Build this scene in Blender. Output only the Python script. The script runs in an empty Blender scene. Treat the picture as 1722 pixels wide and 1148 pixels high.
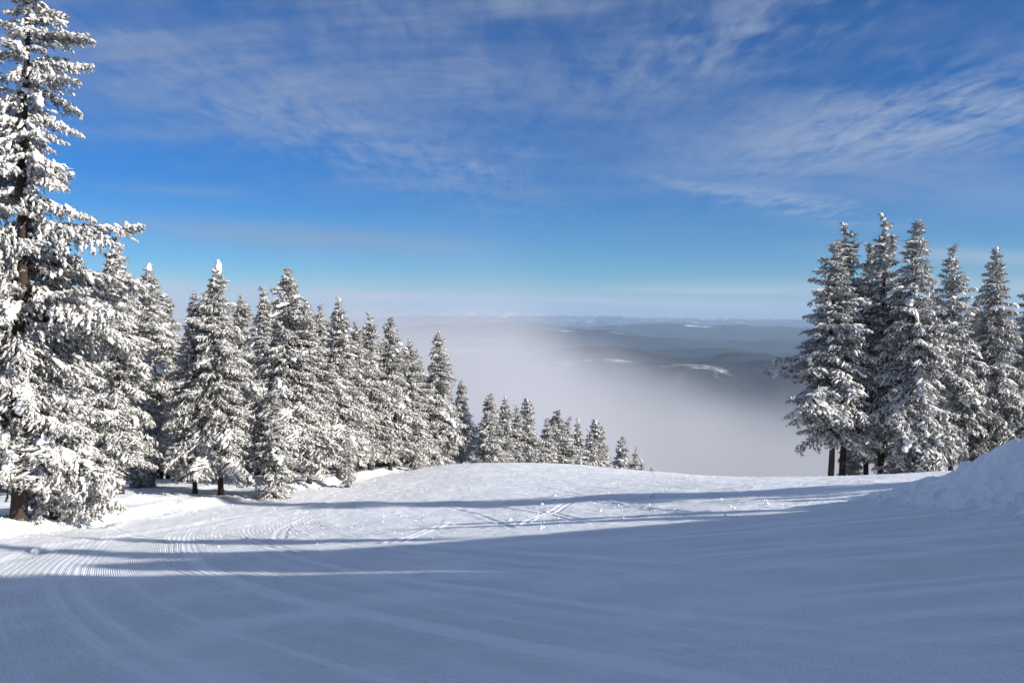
import bpy, math, random
import numpy as np
from mathutils import Vector, Matrix, Euler

R = math.radians
rng = np.random.default_rng(7)
sc = bpy.context.scene
col = sc.collection

# ------------------------------------------------------------------ camera
EYE = 1.6
FPX = 1326.0                      # focal length in photo pixels (1722 wide)
PITCH = math.atan((574 - 529) / FPX)
cam_d = bpy.data.cameras.new('camera')
cam_d.sensor_width = 36.0
cam_d.lens = 36.0 * FPX / 1722.0
cam_d.clip_start = 0.05
cam_d.clip_end = 120000.0
cam = bpy.data.objects.new('camera', cam_d)
col.objects.link(cam)
cam.location = (0, 0, EYE)
cam.rotation_euler = (R(90) - PITCH, 0, 0)
sc.camera = cam

# ------------------------------------------------------------------ light
SUN_AZ = R(114)                   # clockwise from the view direction (+Y)
SUN_EL = R(23)
sun_dir = Vector((math.sin(SUN_AZ) * math.cos(SUN_EL), math.cos(SUN_AZ) * math.cos(SUN_EL), math.sin(SUN_EL)))
sd = bpy.data.lights.new('sun', 'SUN')
sd.energy = 5.0
sd.angle = R(0.5)
sd.color = (1.0, 0.95, 0.88)
sun = bpy.data.objects.new('sun', sd)
col.objects.link(sun)
sun.rotation_euler = sun_dir.to_track_quat('Z', 'Y').to_euler()

world = bpy.data.worlds.new('World')
sc.world = world
world.use_nodes = True
wn, wl = world.node_tree.nodes, world.node_tree.links
for n in list(wn):
    wn.remove(n)


def N(nodes, typ, **kw):
    n = nodes.new(typ)
    for k, v in kw.items():
        if k == 'inp':
            for kk, vv in v.items():
                n.inputs[kk].default_value = vv
        else:
            setattr(n, k, v)
    return n


def M(nodes, links, op, a, b=None, c=None, clamp=False):
    n = nodes.new('ShaderNodeMath')
    n.operation = op
    n.use_clamp = clamp
    for i, v in enumerate((a, b, c)):
        if v is None:
            continue
        if isinstance(v, (int, float)):
            n.inputs[i].default_value = v
        else:
            links.new(v, n.inputs[i])
    return n.outputs[0]


def ramp(nodes, links, fac, stops):
    n = nodes.new('ShaderNodeValToRGB')
    cr = n.color_ramp
    while len(cr.elements) < len(stops):
        cr.elements.new(0.5)
    for e, (p, c) in zip(cr.elements, stops):
        e.position = p
        e.color = (c, c, c, 1) if isinstance(c, (int, float)) else (*c, 1)
    links.new(fac, n.inputs[0])
    return n.outputs[0]


def smap(nodes, links, v, a, b, lo=0.0, hi=1.0):
    n = nodes.new('ShaderNodeMapRange')
    n.interpolation_type = 'SMOOTHSTEP'
    links.new(v, n.inputs[0])
    n.inputs[1].default_value = a
    n.inputs[2].default_value = b
    n.inputs[3].default_value = lo
    n.inputs[4].default_value = hi
    return n.outputs[0]


def mixc(nodes, links, fac, a, b, blend='MIX'):
    n = nodes.new('ShaderNodeMix')
    n.data_type = 'RGBA'
    n.blend_type = blend
    for i, v in ((0, fac), (6, a), (7, b)):
        if isinstance(v, (int, float)):
            n.inputs[i].default_value = v
        elif isinstance(v, tuple):
            n.inputs[i].default_value = (*v, 1) if len(v) == 3 else v
        else:
            links.new(v, n.inputs[i])
    return n.outputs[2]


sky = N(wn, 'ShaderNodeTexSky', sky_type='NISHITA', sun_disc=False, sun_elevation=SUN_EL,
        sun_rotation=SUN_AZ, altitude=2200.0, air_density=1.0, dust_density=0.15, ozone_density=3.0)
tc = N(wn, 'ShaderNodeTexCoord')
sep = N(wn, 'ShaderNodeSeparateXYZ')
wl.new(tc.outputs['Generated'], sep.inputs[0])
dz = M(wn, wl, 'MAXIMUM', sep.outputs[2], 0.0)
den = M(wn, wl, 'ADD', dz, 0.055)
cx = M(wn, wl, 'DIVIDE', sep.outputs[0], den)
cy = M(wn, wl, 'DIVIDE', sep.outputs[1], den)
comb = N(wn, 'ShaderNodeCombineXYZ')
wl.new(cx, comb.inputs[0]); wl.new(cy, comb.inputs[1])


def wnoise(scale, rot, stretch, off, detail=6, rough=0.6, dist=0.0):
    mp = N(wn, 'ShaderNodeMapping')
    wl.new(comb.outputs[0], mp.inputs[0])
    mp.inputs['Location'].default_value = (off, off * 0.7, 0)
    mp.inputs['Rotation'].default_value = (0, 0, R(rot))
    mp.inputs['Scale'].default_value = (stretch[0], stretch[1], 1)
    nz = N(wn, 'ShaderNodeTexNoise', inp={'Scale': scale, 'Detail': detail, 'Roughness': rough, 'Distortion': dist})
    wl.new(mp.outputs[0], nz.inputs['Vector'])
    return nz.outputs[0]


big = wnoise(0.32, 8, (0.6, 1.0), 3.1, 3, 0.5)
mid = wnoise(1.1, -14, (0.45, 1.0), 11.7, 8, 0.62, 0.6)
fin = wnoise(3.0, 34, (1.2, 0.8), 5.2, 5, 0.6, 0.5)
rip = wnoise(7.5, 24, (1.7, 0.62), 9.4, 4, 0.55, 0.5)
c1 = M(wn, wl, 'MULTIPLY_ADD', big, 0.9, M(wn, wl, 'MULTIPLY_ADD', mid, 0.75, M(wn, wl, 'MULTIPLY', fin, 0.28)))
up = smap(wn, wl, sep.outputs[2], 0.10, 0.34)
cl = M(wn, wl, 'MULTIPLY', smap(wn, wl, c1, 0.80, 1.12), up)
rp = M(wn, wl, 'MULTIPLY_ADD', rip, 0.55, M(wn, wl, 'MULTIPLY', fin, 0.45))
tex = smap(wn, wl, M(wn, wl, 'MULTIPLY_ADD', mid, 0.55, M(wn, wl, 'MULTIPLY', rp, 0.6)), 0.44, 0.70)
soft = smap(wn, wl, M(wn, wl, 'MULTIPLY_ADD', big, 0.45, M(wn, wl, 'MULTIPLY_ADD', mid, 0.35, M(wn, wl, 'MULTIPLY', rp, 0.22))), 0.36, 0.60)
low_ = smap(wn, wl, wnoise(0.5, 3, (0.3, 0.8), 21.0, 4, 0.55, 0.3), 0.42, 0.62)
yy_ = M(wn, wl, 'MAXIMUM', sep.outputs[1], 0.02)
su = M(wn, wl, 'DIVIDE', sep.outputs[0], yy_)
sw = M(wn, wl, 'DIVIDE', sep.outputs[2], yy_)


def cloud_bank(px, py, hl, hw, tilt, amt, tx):
    """a named bank of thin cloud: centre and half sizes in photo pixels turned into a direction of the sky"""
    du = M(wn, wl, 'SUBTRACT', su, (px - 861) / FPX)
    dw = M(wn, wl, 'SUBTRACT', sw, (529 - py) / FPX)
    c, s_ = math.cos(R(tilt)), math.sin(R(tilt))
    a = M(wn, wl, 'MULTIPLY', M(wn, wl, 'ADD', M(wn, wl, 'MULTIPLY', du, c), M(wn, wl, 'MULTIPLY', dw, s_)), FPX / hl)
    b = M(wn, wl, 'MULTIPLY', M(wn, wl, 'SUBTRACT', M(wn, wl, 'MULTIPLY', dw, c), M(wn, wl, 'MULTIPLY', du, s_)), FPX / hw)
    r2 = M(wn, wl, 'ADD', M(wn, wl, 'MULTIPLY', a, a), M(wn, wl, 'MULTIPLY', b, b))
    g = M(wn, wl, 'EXPONENT', M(wn, wl, 'MULTIPLY', r2, -1.0))
    return M(wn, wl, 'MULTIPLY', M(wn, wl, 'MULTIPLY', g, amt), tx)


veil = M(wn, wl, 'MULTIPLY', cl, 0.7)
for bk in ((330, 120, 520, 130, -14, 0.8, soft), (640, 30, 620, 100, 0, 0.75, soft), (480, 396, 330, 24, -4, 0.62, soft),
           (320, 320, 150, 11, -4, 0.45, soft), (700, 410, 130, 8, -6, 0.5, tex), (1100, 120, 420, 110, 10, 0.62, soft), (1500, 120, 420, 160, 10, 0.6, soft), (560, 240, 420, 60, -14, 0.55, soft)):
    veil = M(wn, wl, 'MAXIMUM', veil, cloud_bank(*bk))
white = M(wn, wl, 'MULTIPLY', M(wn, wl, 'MULTIPLY', cl, tex), 0.25)
for bk in ((1340, 345, 200, 22, -9, 0.62, tex), (1180, 318, 120, 14, -12, 0.4, tex), (1600, 190, 420, 75, 12, 0.66, tex), (1250, 60, 260, 60, 16, 0.5, tex),
           (790, 285, 90, 16, -10, 0.42, tex), (880, 258, 60, 9, -5, 0.35, tex), (560, 230, 330, 60, -18, 0.30, tex), (1640, 432, 190, 14, -3, 0.62, soft),
           (1580, 300, 300, 60, -8, 0.28, soft)):
    white = M(wn, wl, 'MAXIMUM', white, cloud_bank(*bk))
pale = M(wn, wl, 'MULTIPLY', M(wn, wl, 'MULTIPLY', smap(wn, wl, sep.outputs[2], 0.004, 0.012), smap(wn, wl, sep.outputs[2], 0.05, 0.02)), M(wn, wl, 'MULTIPLY_ADD', low_, 0.5, 0.12))
for bk in ((1200, 514, 480, 10, -2, 1.3, soft), (660, 502, 360, 11, -3, 1.2, soft), (1270, 489, 260, 8, 0, 0.8, soft)):
    pale = M(wn, wl, 'MAXIMUM', pale, cloud_bank(*bk))
grad = ramp(wn, wl, sep.outputs[2], [(0.0, (0.44, 0.60, 0.58)), (0.06, (0.22, 0.49, 0.66)), (0.16, (0.05, 0.385, 0.71)), (0.45, (0.13, 0.42, 0.76)), (1.0, (0.40, 0.62, 0.88))])
tint = mixc(wn, wl, 1.0, sky.outputs[0], grad, 'MULTIPLY')
s1 = mixc(wn, wl, veil, tint, (2.0, 2.4, 3.1))
s2 = mixc(wn, wl, pale, mixc(wn, wl, white, s1, (3.0, 3.5, 4.35)), (3.9, 4.3, 4.75))
bg = N(wn, 'ShaderNodeBackground', inp={'Strength': 0.093})
wl.new(s2, bg.inputs[0])
wo = N(wn, 'ShaderNodeOutputWorld')
wl.new(bg.outputs[0], wo.inputs[0])

vs = sc.view_settings
vs.view_transform = 'Standard'
vs.look = 'None'
vs.exposure = 0.68
vs.gamma = 1.0
vs.use_curve_mapping = False
sc.cycles.use_denoising = True
sc.cycles.max_bounces = 8
sc.cycles.diffuse_bounces = 3
sc.cycles.volume_bounces = 1
sc.cycles.transparent_max_bounces = 8

# ------------------------------------------------------------------ helpers


def mesh_from(name, V, F, mats, midx=None, smooth=False, attrs=None):
    V = np.ascontiguousarray(V, dtype=np.float32)
    F = np.ascontiguousarray(F, dtype=np.int32)
    k = F.shape[1]
    me = bpy.data.meshes.new(name)
    me.vertices.add(len(V))
    me.vertices.foreach_set('co', V.ravel())
    me.loops.add(F.size)
    me.loops.foreach_set('vertex_index', F.ravel())
    me.polygons.add(len(F))
    me.polygons.foreach_set('loop_start', np.arange(0, F.size, k, dtype=np.int32))
    me.polygons.foreach_set('loop_total', np.full(len(F), k, dtype=np.int32))
    for m in mats:
        me.materials.append(m)
    if midx is not None:
        me.polygons.foreach_set('material_index', np.ascontiguousarray(midx, dtype=np.int32))
    me.polygons.foreach_set('use_smooth', np.full(len(F), bool(smooth)))
    for an, av in (attrs or {}).items():
        a = me.attributes.new(an, 'FLOAT', 'POINT')
        a.data.foreach_set('value', np.ascontiguousarray(av, dtype=np.float32))
    me.update(calc_edges=True)
    return me


def obj(name, me, parent=None):
    o = bpy.data.objects.new(name, me)
    col.objects.link(o)
    if parent is not None:
        o.parent = parent
    return o


def tag(o, label=None, cat=None, group=None, kind=None):
    if label: o['label'] = label
    if cat: o['category'] = cat
    if group: o['group'] = group
    if kind: o['kind'] = kind
    return o


def hashf(ix, iy, seed):
    h = (ix.astype(np.int64) * 374761393 + iy.astype(np.int64) * 668265263 + seed * 2147483647) & 0xffffffff
    h = ((h ^ (h >> 13)) * 1274126177) & 0xffffffff
    h = ((h ^ (h >> 16)) * 2246822519) & 0xffffffff
    h = h ^ (h >> 15)
    return (h & 0xffffff) / float(0xffffff)


def vnoise(x, y, seed=0):
    ix, iy = np.floor(x), np.floor(y)
    fx, fy = x - ix, y - iy
    ux = fx * fx * fx * (fx * (fx * 6 - 15) + 10)
    uy = fy * fy * fy * (fy * (fy * 6 - 15) + 10)
    a = hashf(ix, iy, seed); b = hashf(ix + 1, iy, seed)
    c = hashf(ix, iy + 1, seed); d = hashf(ix + 1, iy + 1, seed)
    return ((a + (b - a) * ux) * (1 - uy) + (c + (d - c) * ux) * uy) * 2 - 1


def fbm(x, y, seed=0, octaves=4, gain=0.5, lac=2.03):
    s = 0; a = 1.0; t = 0
    for i in range(octaves):
        s = s + a * vnoise(x + 17.3 * i, y - 9.1 * i, seed + i)
        t += a; a *= gain; x = x * lac; y = y * lac
    return s / t


def sstep(a, b, x):
    t = np.clip((x - a) / (b - a), 0, 1)
    return t * t * (3 - 2 * t)


def softplus(x, w):
    return w * np.logaddexp(0, x / w)


# ------------------------------------------------------------------ the slope
RY = np.array([-60, -20, 0, 3.4, 8, 12, 16, 20, 26, 40])
RH = np.array([16, 14.5, 12.2, 10.3, 7.8, 5.9, 4.2, 2.2, 0.5, 0.0])


def edge_x(y):                     # left edge of the groomed run
    return np.interp(y, [-40, 0, 15, 26, 40, 55, 70, 90, 400], [-26, -22, -18, -16.0, -14.5, -9.5, -6.5, -2, 60])


def base_z(x, y):
    x = np.asarray(x, dtype=float); y = np.asarray(y, dtype=float)
    z = -0.2 * y + 0.08 * (softplus(x + 9, 3.0) - 9)
    # knoll that closes the run
    z = z + 2.7 * np.exp(-((x + 3) / 15.0) ** 2 * 0.8 - ((y - 66) / 22.0) ** 2)
    z = z + 1.0 * np.exp(-((x + 24) / 11.0) ** 2 - ((y - 50) / 24.0) ** 2)
    z = z - 2.3 * np.exp(-((x - 24) / 9.0) ** 2 - ((y - 60) / 14.0) ** 2)
    # the fall beyond the crest
    yc = np.interp(x, [-60, -20, 0, 10, 22, 60], [78, 74, 70, 63, 60, 60])
    z = z - 0.36 * softplus(y - yc, 4.0)
    # behind the left stand the ground keeps falling away
    # bank and wooded shoulder on the right
    s = x - (9.7 + 0.02 * (y - 18) ** 2 * (y < 18) * 0.12 + 0.25 * vnoise(y * 0.4, y * 0 + 3, 5))
    W = sstep(25, 19, y + 0.12 * (x - 10))
    bank = 1.38 * sstep(0, 3.0, s) + 0.05 * np.clip(s - 3, 0, 8)
    Rr = np.interp(y, RY, RH)
    # added unseen gully in the shoulder, cut sunward to let a light streak through
    q = (x - 3.4) * math.cos(SUN_AZ) - (y - 11.1) * math.sin(SUN_AZ) + 0.35 * vnoise(x * 0.7, y * 0 + 2, 77)
    ridge = sstep(6, 20, s) * np.maximum(Rr - 2.0 - 5.6 * np.exp(-(q / 0.33) ** 2) * (x > 8), 0)
    z = z + W * bank + ridge
    return z


def edge_d(x, y):
    return x - edge_x(y)           # >0 on the groomed side


TRACKS = []                        # (points, width, depth)


def track(pts, w, dep):
    TRACKS.append((np.array(pts, dtype=float), w, dep))


def relief(x, y):
    e = edge_d(x, y)
    gm = sstep(-0.6, 0.6, e)       # groomed mask
    z = (0.05 + 0.05 * sstep(12, 24, y)) * fbm(x / 7.0, y / 9.0, 3, 3) + 0.03 * fbm(x / 1.7, y / 2.2, 8, 3)
    # soft drifts off the groomed run
    z = z + (1 - gm) * (0.35 + 0.28 * fbm(x / 5.0, y / 4.0, 21, 4) + 0.05 * fbm(x / 1.1, y / 0.9, 25, 3))
    # pushed-up edge of the run
    z = z + 0.16 * np.exp(-(e / 0.55) ** 2) * (0.6 + 0.7 * vnoise(x * 0.9, y * 0.5, 31)) \
          + 0.05 * np.exp(-(e / 0.7) ** 2) * fbm(x * 4, y * 4, 33, 3)
    # churned sunny part: shallow ruts and lumps
    ch = sstep(14, 24, y) * gm
    r = fbm(x * 2.3, y * 2.3, 41, 4, 0.6)
    z = z + ch * 0.026 * r + ch * 0.028 * np.abs(fbm(x * 0.9 + y * 0.25, y * 0.35, 47, 3))
    z = z + 0.006 * fbm(x * 6, y * 6, 43, 3, 0.6)
    # bank: lumpy ploughed snow
    bk = sstep(9.0, 10.2, x) * sstep(25, 20, y) * sstep(22, 16, x)
    z = z + bk * (0.30 * fbm(x / 1.6, y / 1.6, 51, 5, 0.62) + 0.26 * np.maximum(fbm(x / 0.55, y / 0.55, 58, 4, 0.6), 0.08) - 0.30 * np.abs(fbm(x / 1.0, y / 1.2, 55, 4, 0.55)))
    return z


def groom_coord(x, y):
    """across-track distance of two families of groomer passes, and where each shows"""
    wob = 0.5 * fbm(x / 14, y / 14, 61, 2)
    g1 = np.hypot(x - 46, y - 46) + 0.5 * wob
    g2 = y * 0.98 - 0.10 * x + 0.004 * x * x + wob
    m = sstep(-0.4, 0.6, 0.9 * fbm(x / 9, y / 7, 67, 2) + 0.22 * (-x + 0.3) - 0.10 * (y - 20) * (y > 20))
    return g1, g2, m


def terrain_z(x, y, det=True):
    z = base_z(x, y) + relief(x, y)
    if det:
        z = z + groom_relief(x, y) + track_relief(x, y)
    return z


def groom_relief(x, y):
    g1, g2, m = groom_coord(x, y)
    e = sstep(0.2, 1.2, edge_d(x, y)) * sstep(10.2, 9.0, x + 0 * y)
    d = np.hypot(x, y)
    fade = sstep(44, 26, d)
    patch = sstep(-0.35, 0.35, fbm(g1 / 1.1, (x * 0.35 - y) / 9.0, 71, 3))
    a = 0.0085 * m * patch * np.sin(g1 * 2 * np.pi / 0.145) * (0.35 * sstep(4, 7, d) + 0.65 * sstep(9, 16, d)) * fade
    # the seams between passes
    p1 = (g1 / 4.2) % 1.0
    a = a + m * 0.012 * np.exp(-((p1 - 0.5) / 0.022) ** 2) + m * 0.006 * np.exp(-((p1 - 0.25) / 0.02) ** 2)
    p2 = (g2 / 3.9) % 1.0
    a = a + (1 - m) * 0.010 * np.exp(-((p2 - 0.5) / 0.02) ** 2)
    return a * e


def track_relief(x, y):
    out = np.zeros_like(x)
    for pts, w, dep in TRACKS:
        lo = pts.min(0) - 4 * w; hi = pts.max(0) + 4 * w
        idx = np.nonzero((x > lo[0]) & (x < hi[0]) & (y > lo[1]) & (y < hi[1]))[0]
        if len(idx) == 0:
            continue
        px, py = x[idx], y[idx]
        best = np.full(len(idx), 1e9)
        for a, b in zip(pts[:-1], pts[1:]):
            ab = b - a
            t = np.clip(((px - a[0]) * ab[0] + (py - a[1]) * ab[1]) / (ab @ ab), 0, 1)
            best = np.minimum(best, np.hypot(px - a[0] - t * ab[0], py - a[1] - t * ab[1]))
        q = best / w
        out[idx] += -dep * np.exp(-q ** 2) + 0.55 * dep * np.exp(-((q - 1.7) / 0.6) ** 2)
    return out


def pix_dir(px, py):
    v = Vector(((px - 861) / FPX, 1.0, -(py - 574) / FPX))
    return Matrix.Rotation(-PITCH, 3, 'X') @ v


def at(px, d):                     # ground point seen in photo column px at forward distance d
    return (px - 861) / FPX * d, d


def curve(p, n=24):
    """smooth polyline through points (Catmull-Rom)"""
    p = [np.array(q, dtype=float) for q in p]
    p = [2 * p[0] - p[1]] + p + [2 * p[-1] - p[-2]]
    out = []
    for i in range(1, len(p) - 2):
        for t in np.linspace(0, 1, n, endpoint=False):
            a, b, c, d = p[i - 1:i + 3]
            out.append(0.5 * ((2 * b) + (-a + c) * t + (2 * a - 5 * b + 4 * c - d) * t * t + (-a + 3 * b - 3 * c + d) * t ** 3))
    out.append(p[-2])
    return np.array(out)


def ray_ground(px, py):
    """where the sight line through a photo pixel meets the smooth slope"""
    d = pix_dir(px, py)
    t = np.arange(3, 110, 0.1)
    zz = EYE + d.z * t - base_z(d.x * t, d.y * t)
    i = np.nonzero(zz < 0)[0]
    k = i[0] if len(i) else int(np.argmin(zz))
    return d.x * t[k], d.y * t[k]


# ski and board tracks
def ski(pix, w, dep, twin=0.0):
    w = max(w * 1.2, 0.09); dep *= 0.7
    c = curve([ray_ground(*q) for q in pix], 10)
    if twin:
        dd = np.gradient(c, axis=0); dd /= np.linalg.norm(dd, axis=1)[:, None] + 1e-9
        nrm = np.stack([-dd[:, 1], dd[:, 0]], 1)
        track(c + nrm * twin, w, dep); track(c - nrm * twin, w, dep)
    else:
        track(c, w, dep)


ski([(150, 888), (185, 876), (240, 868), (300, 853)], 0.35, 0.13)
ski([(0, 946), (120, 915), (260, 893), (420, 866)], 0.25, 0.05)
ski([(520, 824), (585, 812), (650, 796), (700, 788)], 0.12, 0.05, 0.35)
ski([(560, 828), (640, 806), (740, 788)], 0.10, 0.045)
ski([(720, 805), (770, 795), (812, 783)], 0.10, 0.05)
ski([(600, 838), (700, 812), (800, 792), (900, 786)], 0.12, 0.03)
ski([(660, 912), (720, 890), (770, 875)], 0.06, 0.035, 0.12)
ski([(870, 880), (930, 858), (960, 842)], 0.06, 0.035, 0.12)
ski([(980, 838), (1080, 852), (1180, 862)], 0.07, 0.035, 0.12)
ski([(470, 905), (480, 885), (520, 868)], 0.06, 0.03, 0.1)
ski([(730, 845), (800, 862), (860, 885)], 0.06, 0.03)
ski([(900, 822), (1000, 836), (1100, 848)], 0.06, 0.03)
ski([(860, 800), (950, 812), (1100, 826), (1200, 834)], 0.09, 0.02, 0.2)
ski([(1290, 1148), (1120, 1020), (1010, 950)], 0.05, 0.018)
ski([(1722, 1040), (1450, 1046), (1150, 1062)], 0.05, 0.016)
ski([(1722, 1090), (1400, 1092), (1100, 1100)], 0.05, 0.016)
ski([(1180, 1148), (1060, 1040), (900, 980)], 0.05, 0.014)


rt = random.Random(3)
for k in range(9):
    px = rt.uniform(120, 1250); py = rt.uniform(805, 900) if px < 800 else rt.uniform(800, 850)
    dx = rt.choice((-1, 1)) * rt.uniform(60, 170); dy = rt.uniform(12, 42)
    ski([(px, py), (px + dx * 0.5, py + dy * rt.uniform(0.35, 0.6)), (px + dx, py + dy)], 0.07, rt.uniform(0.015, 0.032), rt.choice((0, 0, 0.12)))


# ------------------------------------------------------------------ materials
def new_mat(name):
    m = bpy.data.materials.new(name)
    m.use_nodes = True
    nt = m.node_tree
    b = nt.nodes['Principled BSDF']
    return m, nt.nodes, nt.links, b


def mat_snow_ground():
    m, n, l, b = new_mat('packed_snow')
    geo = N(n, 'ShaderNodeNewGeometry')
    b.inputs['Roughness'].default_value = 0.62
    b.inputs['Specular IOR Level'].default_value = 0.25
    big = N(n, 'ShaderNodeTexNoise', inp={'Scale': 0.25, 'Detail': 5.0, 'Roughness': 0.6})
    l.new(geo.outputs['Position'], big.inputs['Vector'])
    c = mixc(n, l, big.outputs[0], (0.82, 0.84, 0.87), (0.89, 0.90, 0.91))
    l.new(c, b.inputs['Base Color'])
    at1 = N(n, 'ShaderNodeAttribute', attribute_name='groom_a')
    at2 = N(n, 'ShaderNodeAttribute', attribute_name='groom_b')
    atm = N(n, 'ShaderNodeAttribute', attribute_name='groom_mix')
    att = N(n, 'ShaderNodeAttribute', attribute_name='groomed')

    def cord(a):
        s = M(n, l, 'SINE', M(n, l, 'MULTIPLY', a.outputs['Fac'], 2 * math.pi / 0.042))
        pn = N(n, 'ShaderNodeTexNoise', noise_dimensions='1D', inp={'Scale': 2.2, 'Detail': 3.0})
        l.new(a.outputs['Fac'], pn.inputs['W'])
        return M(n, l, 'MULTIPLY', s, smap(n, l, pn.outputs[0], 0.25, 0.55))
    h = mixc(n, l, atm.outputs['Fac'], cord(at2), cord(at1))
    pat = N(n, 'ShaderNodeTexNoise', inp={'Scale': 0.45, 'Detail': 4.0, 'Roughness': 0.6})
    l.new(geo.outputs['Position'], pat.inputs['Vector'])
    amp = M(n, l, 'MULTIPLY', att.outputs['Fac'], smap(n, l, pat.outputs[0], 0.26, 0.55))
    h = M(n, l, 'MULTIPLY', M(n, l, 'MULTIPLY', h, amp), 0.0082)
    g1 = N(n, 'ShaderNodeTexNoise', inp={'Scale': 14.0, 'Detail': 6.0, 'Roughness': 0.68})
    l.new(geo.outputs['Position'], g1.inputs['Vector'])
    g2 = N(n, 'ShaderNodeTexNoise', inp={'Scale': 3.0, 'Detail': 5.0, 'Roughness': 0.6})
    l.new(geo.outputs['Position'], g2.inputs['Vector'])
    h = M(n, l, 'ADD', h, M(n, l, 'MULTIPLY', g1.outputs[0], 0.014))
    g3 = N(n, 'ShaderNodeTexNoise', inp={'Scale': 55.0, 'Detail': 3.0, 'Roughness': 0.6})
    l.new(geo.outputs['Position'], g3.inputs['Vector'])
    h = M(n, l, 'ADD', h, M(n, l, 'MULTIPLY', g3.outputs[0], 0.006))
    h = M(n, l, 'ADD', h, M(n, l, 'MULTIPLY', g2.outputs[0], 0.022))
    bp = N(n, 'ShaderNodeBump', inp={'Strength': 1.0, 'Distance': 1.0})
    l.new(h, bp.inputs['Height'])
    l.new(bp.outputs[0], b.inputs['Normal'])
    return m


def mat_snow_load():
    m, n, l, b = new_mat('rime_snow')
    geo = N(n, 'ShaderNodeNewGeometry')
    tcn = N(n, 'ShaderNodeTexCoord')
    b.inputs['Roughness'].default_value = 0.7
    b.inputs['Specular IOR Level'].default_value = 0.2
    nz = N(n, 'ShaderNodeTexNoise', inp={'Scale': 9.0, 'Detail': 4.0, 'Roughness': 0.65})
    l.new(tcn.outputs['Object'], nz.inputs['Vector'])
    f = smap(n, l, nz.outputs[0], 0.34, 0.56)
    c = mixc(n, l, f, (0.34, 0.32, 0.28), (0.73, 0.725, 0.71))
    l.new(c, b.inputs['Base Color'])
    n2 = N(n, 'ShaderNodeTexNoise', inp={'Scale': 22.0, 'Detail': 3.0})
    l.new(tcn.outputs['Object'], n2.inputs['Vector'])
    bp = N(n, 'ShaderNodeBump', inp={'Strength': 0.8, 'Distance': 0.03})
    l.new(n2.outputs[0], bp.inputs['Height'])
    l.new(bp.outputs[0], b.inputs['Normal'])
    return m


def mat_snow_pad():
    m, n, l, b = new_mat('soft_snow')
    tcn = N(n, 'ShaderNodeTexCoord')
    b.inputs['Roughness'].default_value = 0.65
    b.inputs['Specular IOR Level'].default_value = 0.2
    b.inputs['Base Color'].default_value = (0.86, 0.87, 0.88, 1)
    n2 = N(n, 'ShaderNodeTexNoise', inp={'Scale': 8.0, 'Detail': 5.0})
    l.new(tcn.outputs['Object'], n2.inputs['Vector'])
    bp = N(n, 'ShaderNodeBump', inp={'Strength': 0.7, 'Distance': 0.05})
    l.new(n2.outputs[0], bp.inputs['Height'])
    l.new(bp.outputs[0], b.inputs['Normal'])
    return m


def mat_needles(name, dark, frost, lo, hi):
    m, n, l, b = new_mat(name)
    tcn = N(n, 'ShaderNodeTexCoord')
    b.inputs['Roughness'].default_value = 0.75
    b.inputs['Specular IOR Level'].default_value = 0.15
    nz = N(n, 'ShaderNodeTexNoise', inp={'Scale': 6.0, 'Detail': 5.0, 'Roughness': 0.7})
    l.new(tcn.outputs['Object'], nz.inputs['Vector'])
    f = smap(n, l, nz.outputs[0], lo, hi)
    n2 = N(n, 'ShaderNodeTexNoise', inp={'Scale': 1.3, 'Detail': 2.0})
    l.new(tcn.outputs['Object'], n2.inputs['Vector'])
    dk = mixc(n, l, n2.outputs[0], dark, tuple(v * 1.8 for v in dark))
    c = mixc(n, l, f, dk, frost)
    l.new(c, b.inputs['Base Color'])
    return m


def mat_bark():
    m, n, l, b = new_mat('bark')
    tcn = N(n, 'ShaderNodeTexCoord')
    mp = N(n, 'ShaderNodeMapping')
    mp.inputs['Scale'].default_value = (1, 1, 0.25)
    l.new(tcn.outputs['Object'], mp.inputs[0])
    nz = N(n, 'ShaderNodeTexNoise', inp={'Scale': 14.0, 'Detail': 5.0, 'Roughness': 0.7})
    l.new(mp.outputs[0], nz.inputs['Vector'])
    c = mixc(n, l, nz.outputs[0], (0.014, 0.010, 0.008), (0.065, 0.045, 0.033))
    n2 = N(n, 'ShaderNodeTexNoise', inp={'Scale': 3.0, 'Detail': 6.0, 'Roughness': 0.75})
    l.new(tcn.outputs['Object'], n2.inputs['Vector'])
    c = mixc(n, l, smap(n, l, n2.outputs[0], 0.60, 0.68), c, (0.6, 0.6, 0.6))
    l.new(c, b.inputs['Base Color'])
    b.inputs['Roughness'].default_value = 0.9
    bp = N(n, 'ShaderNodeBump', inp={'Strength': 1.0, 'Distance': 0.03})
    l.new(nz.outputs[0], bp.inputs['Height'])
    l.new(bp.outputs[0], b.inputs['Normal'])
    return m


SNOW = mat_snow_ground()
RIME = mat_snow_load()
PAD = mat_snow_pad()
NEEDLE_F = mat_needles('frosted_needles', (0.045, 0.044, 0.034), (0.46, 0.44, 0.40), 0.34, 0.62)
NEEDLE_D = mat_needles('dark_needles', (0.032, 0.036, 0.027), (0.42, 0.42, 0.41), 0.38, 0.66)
BARK = mat_bark()

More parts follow.
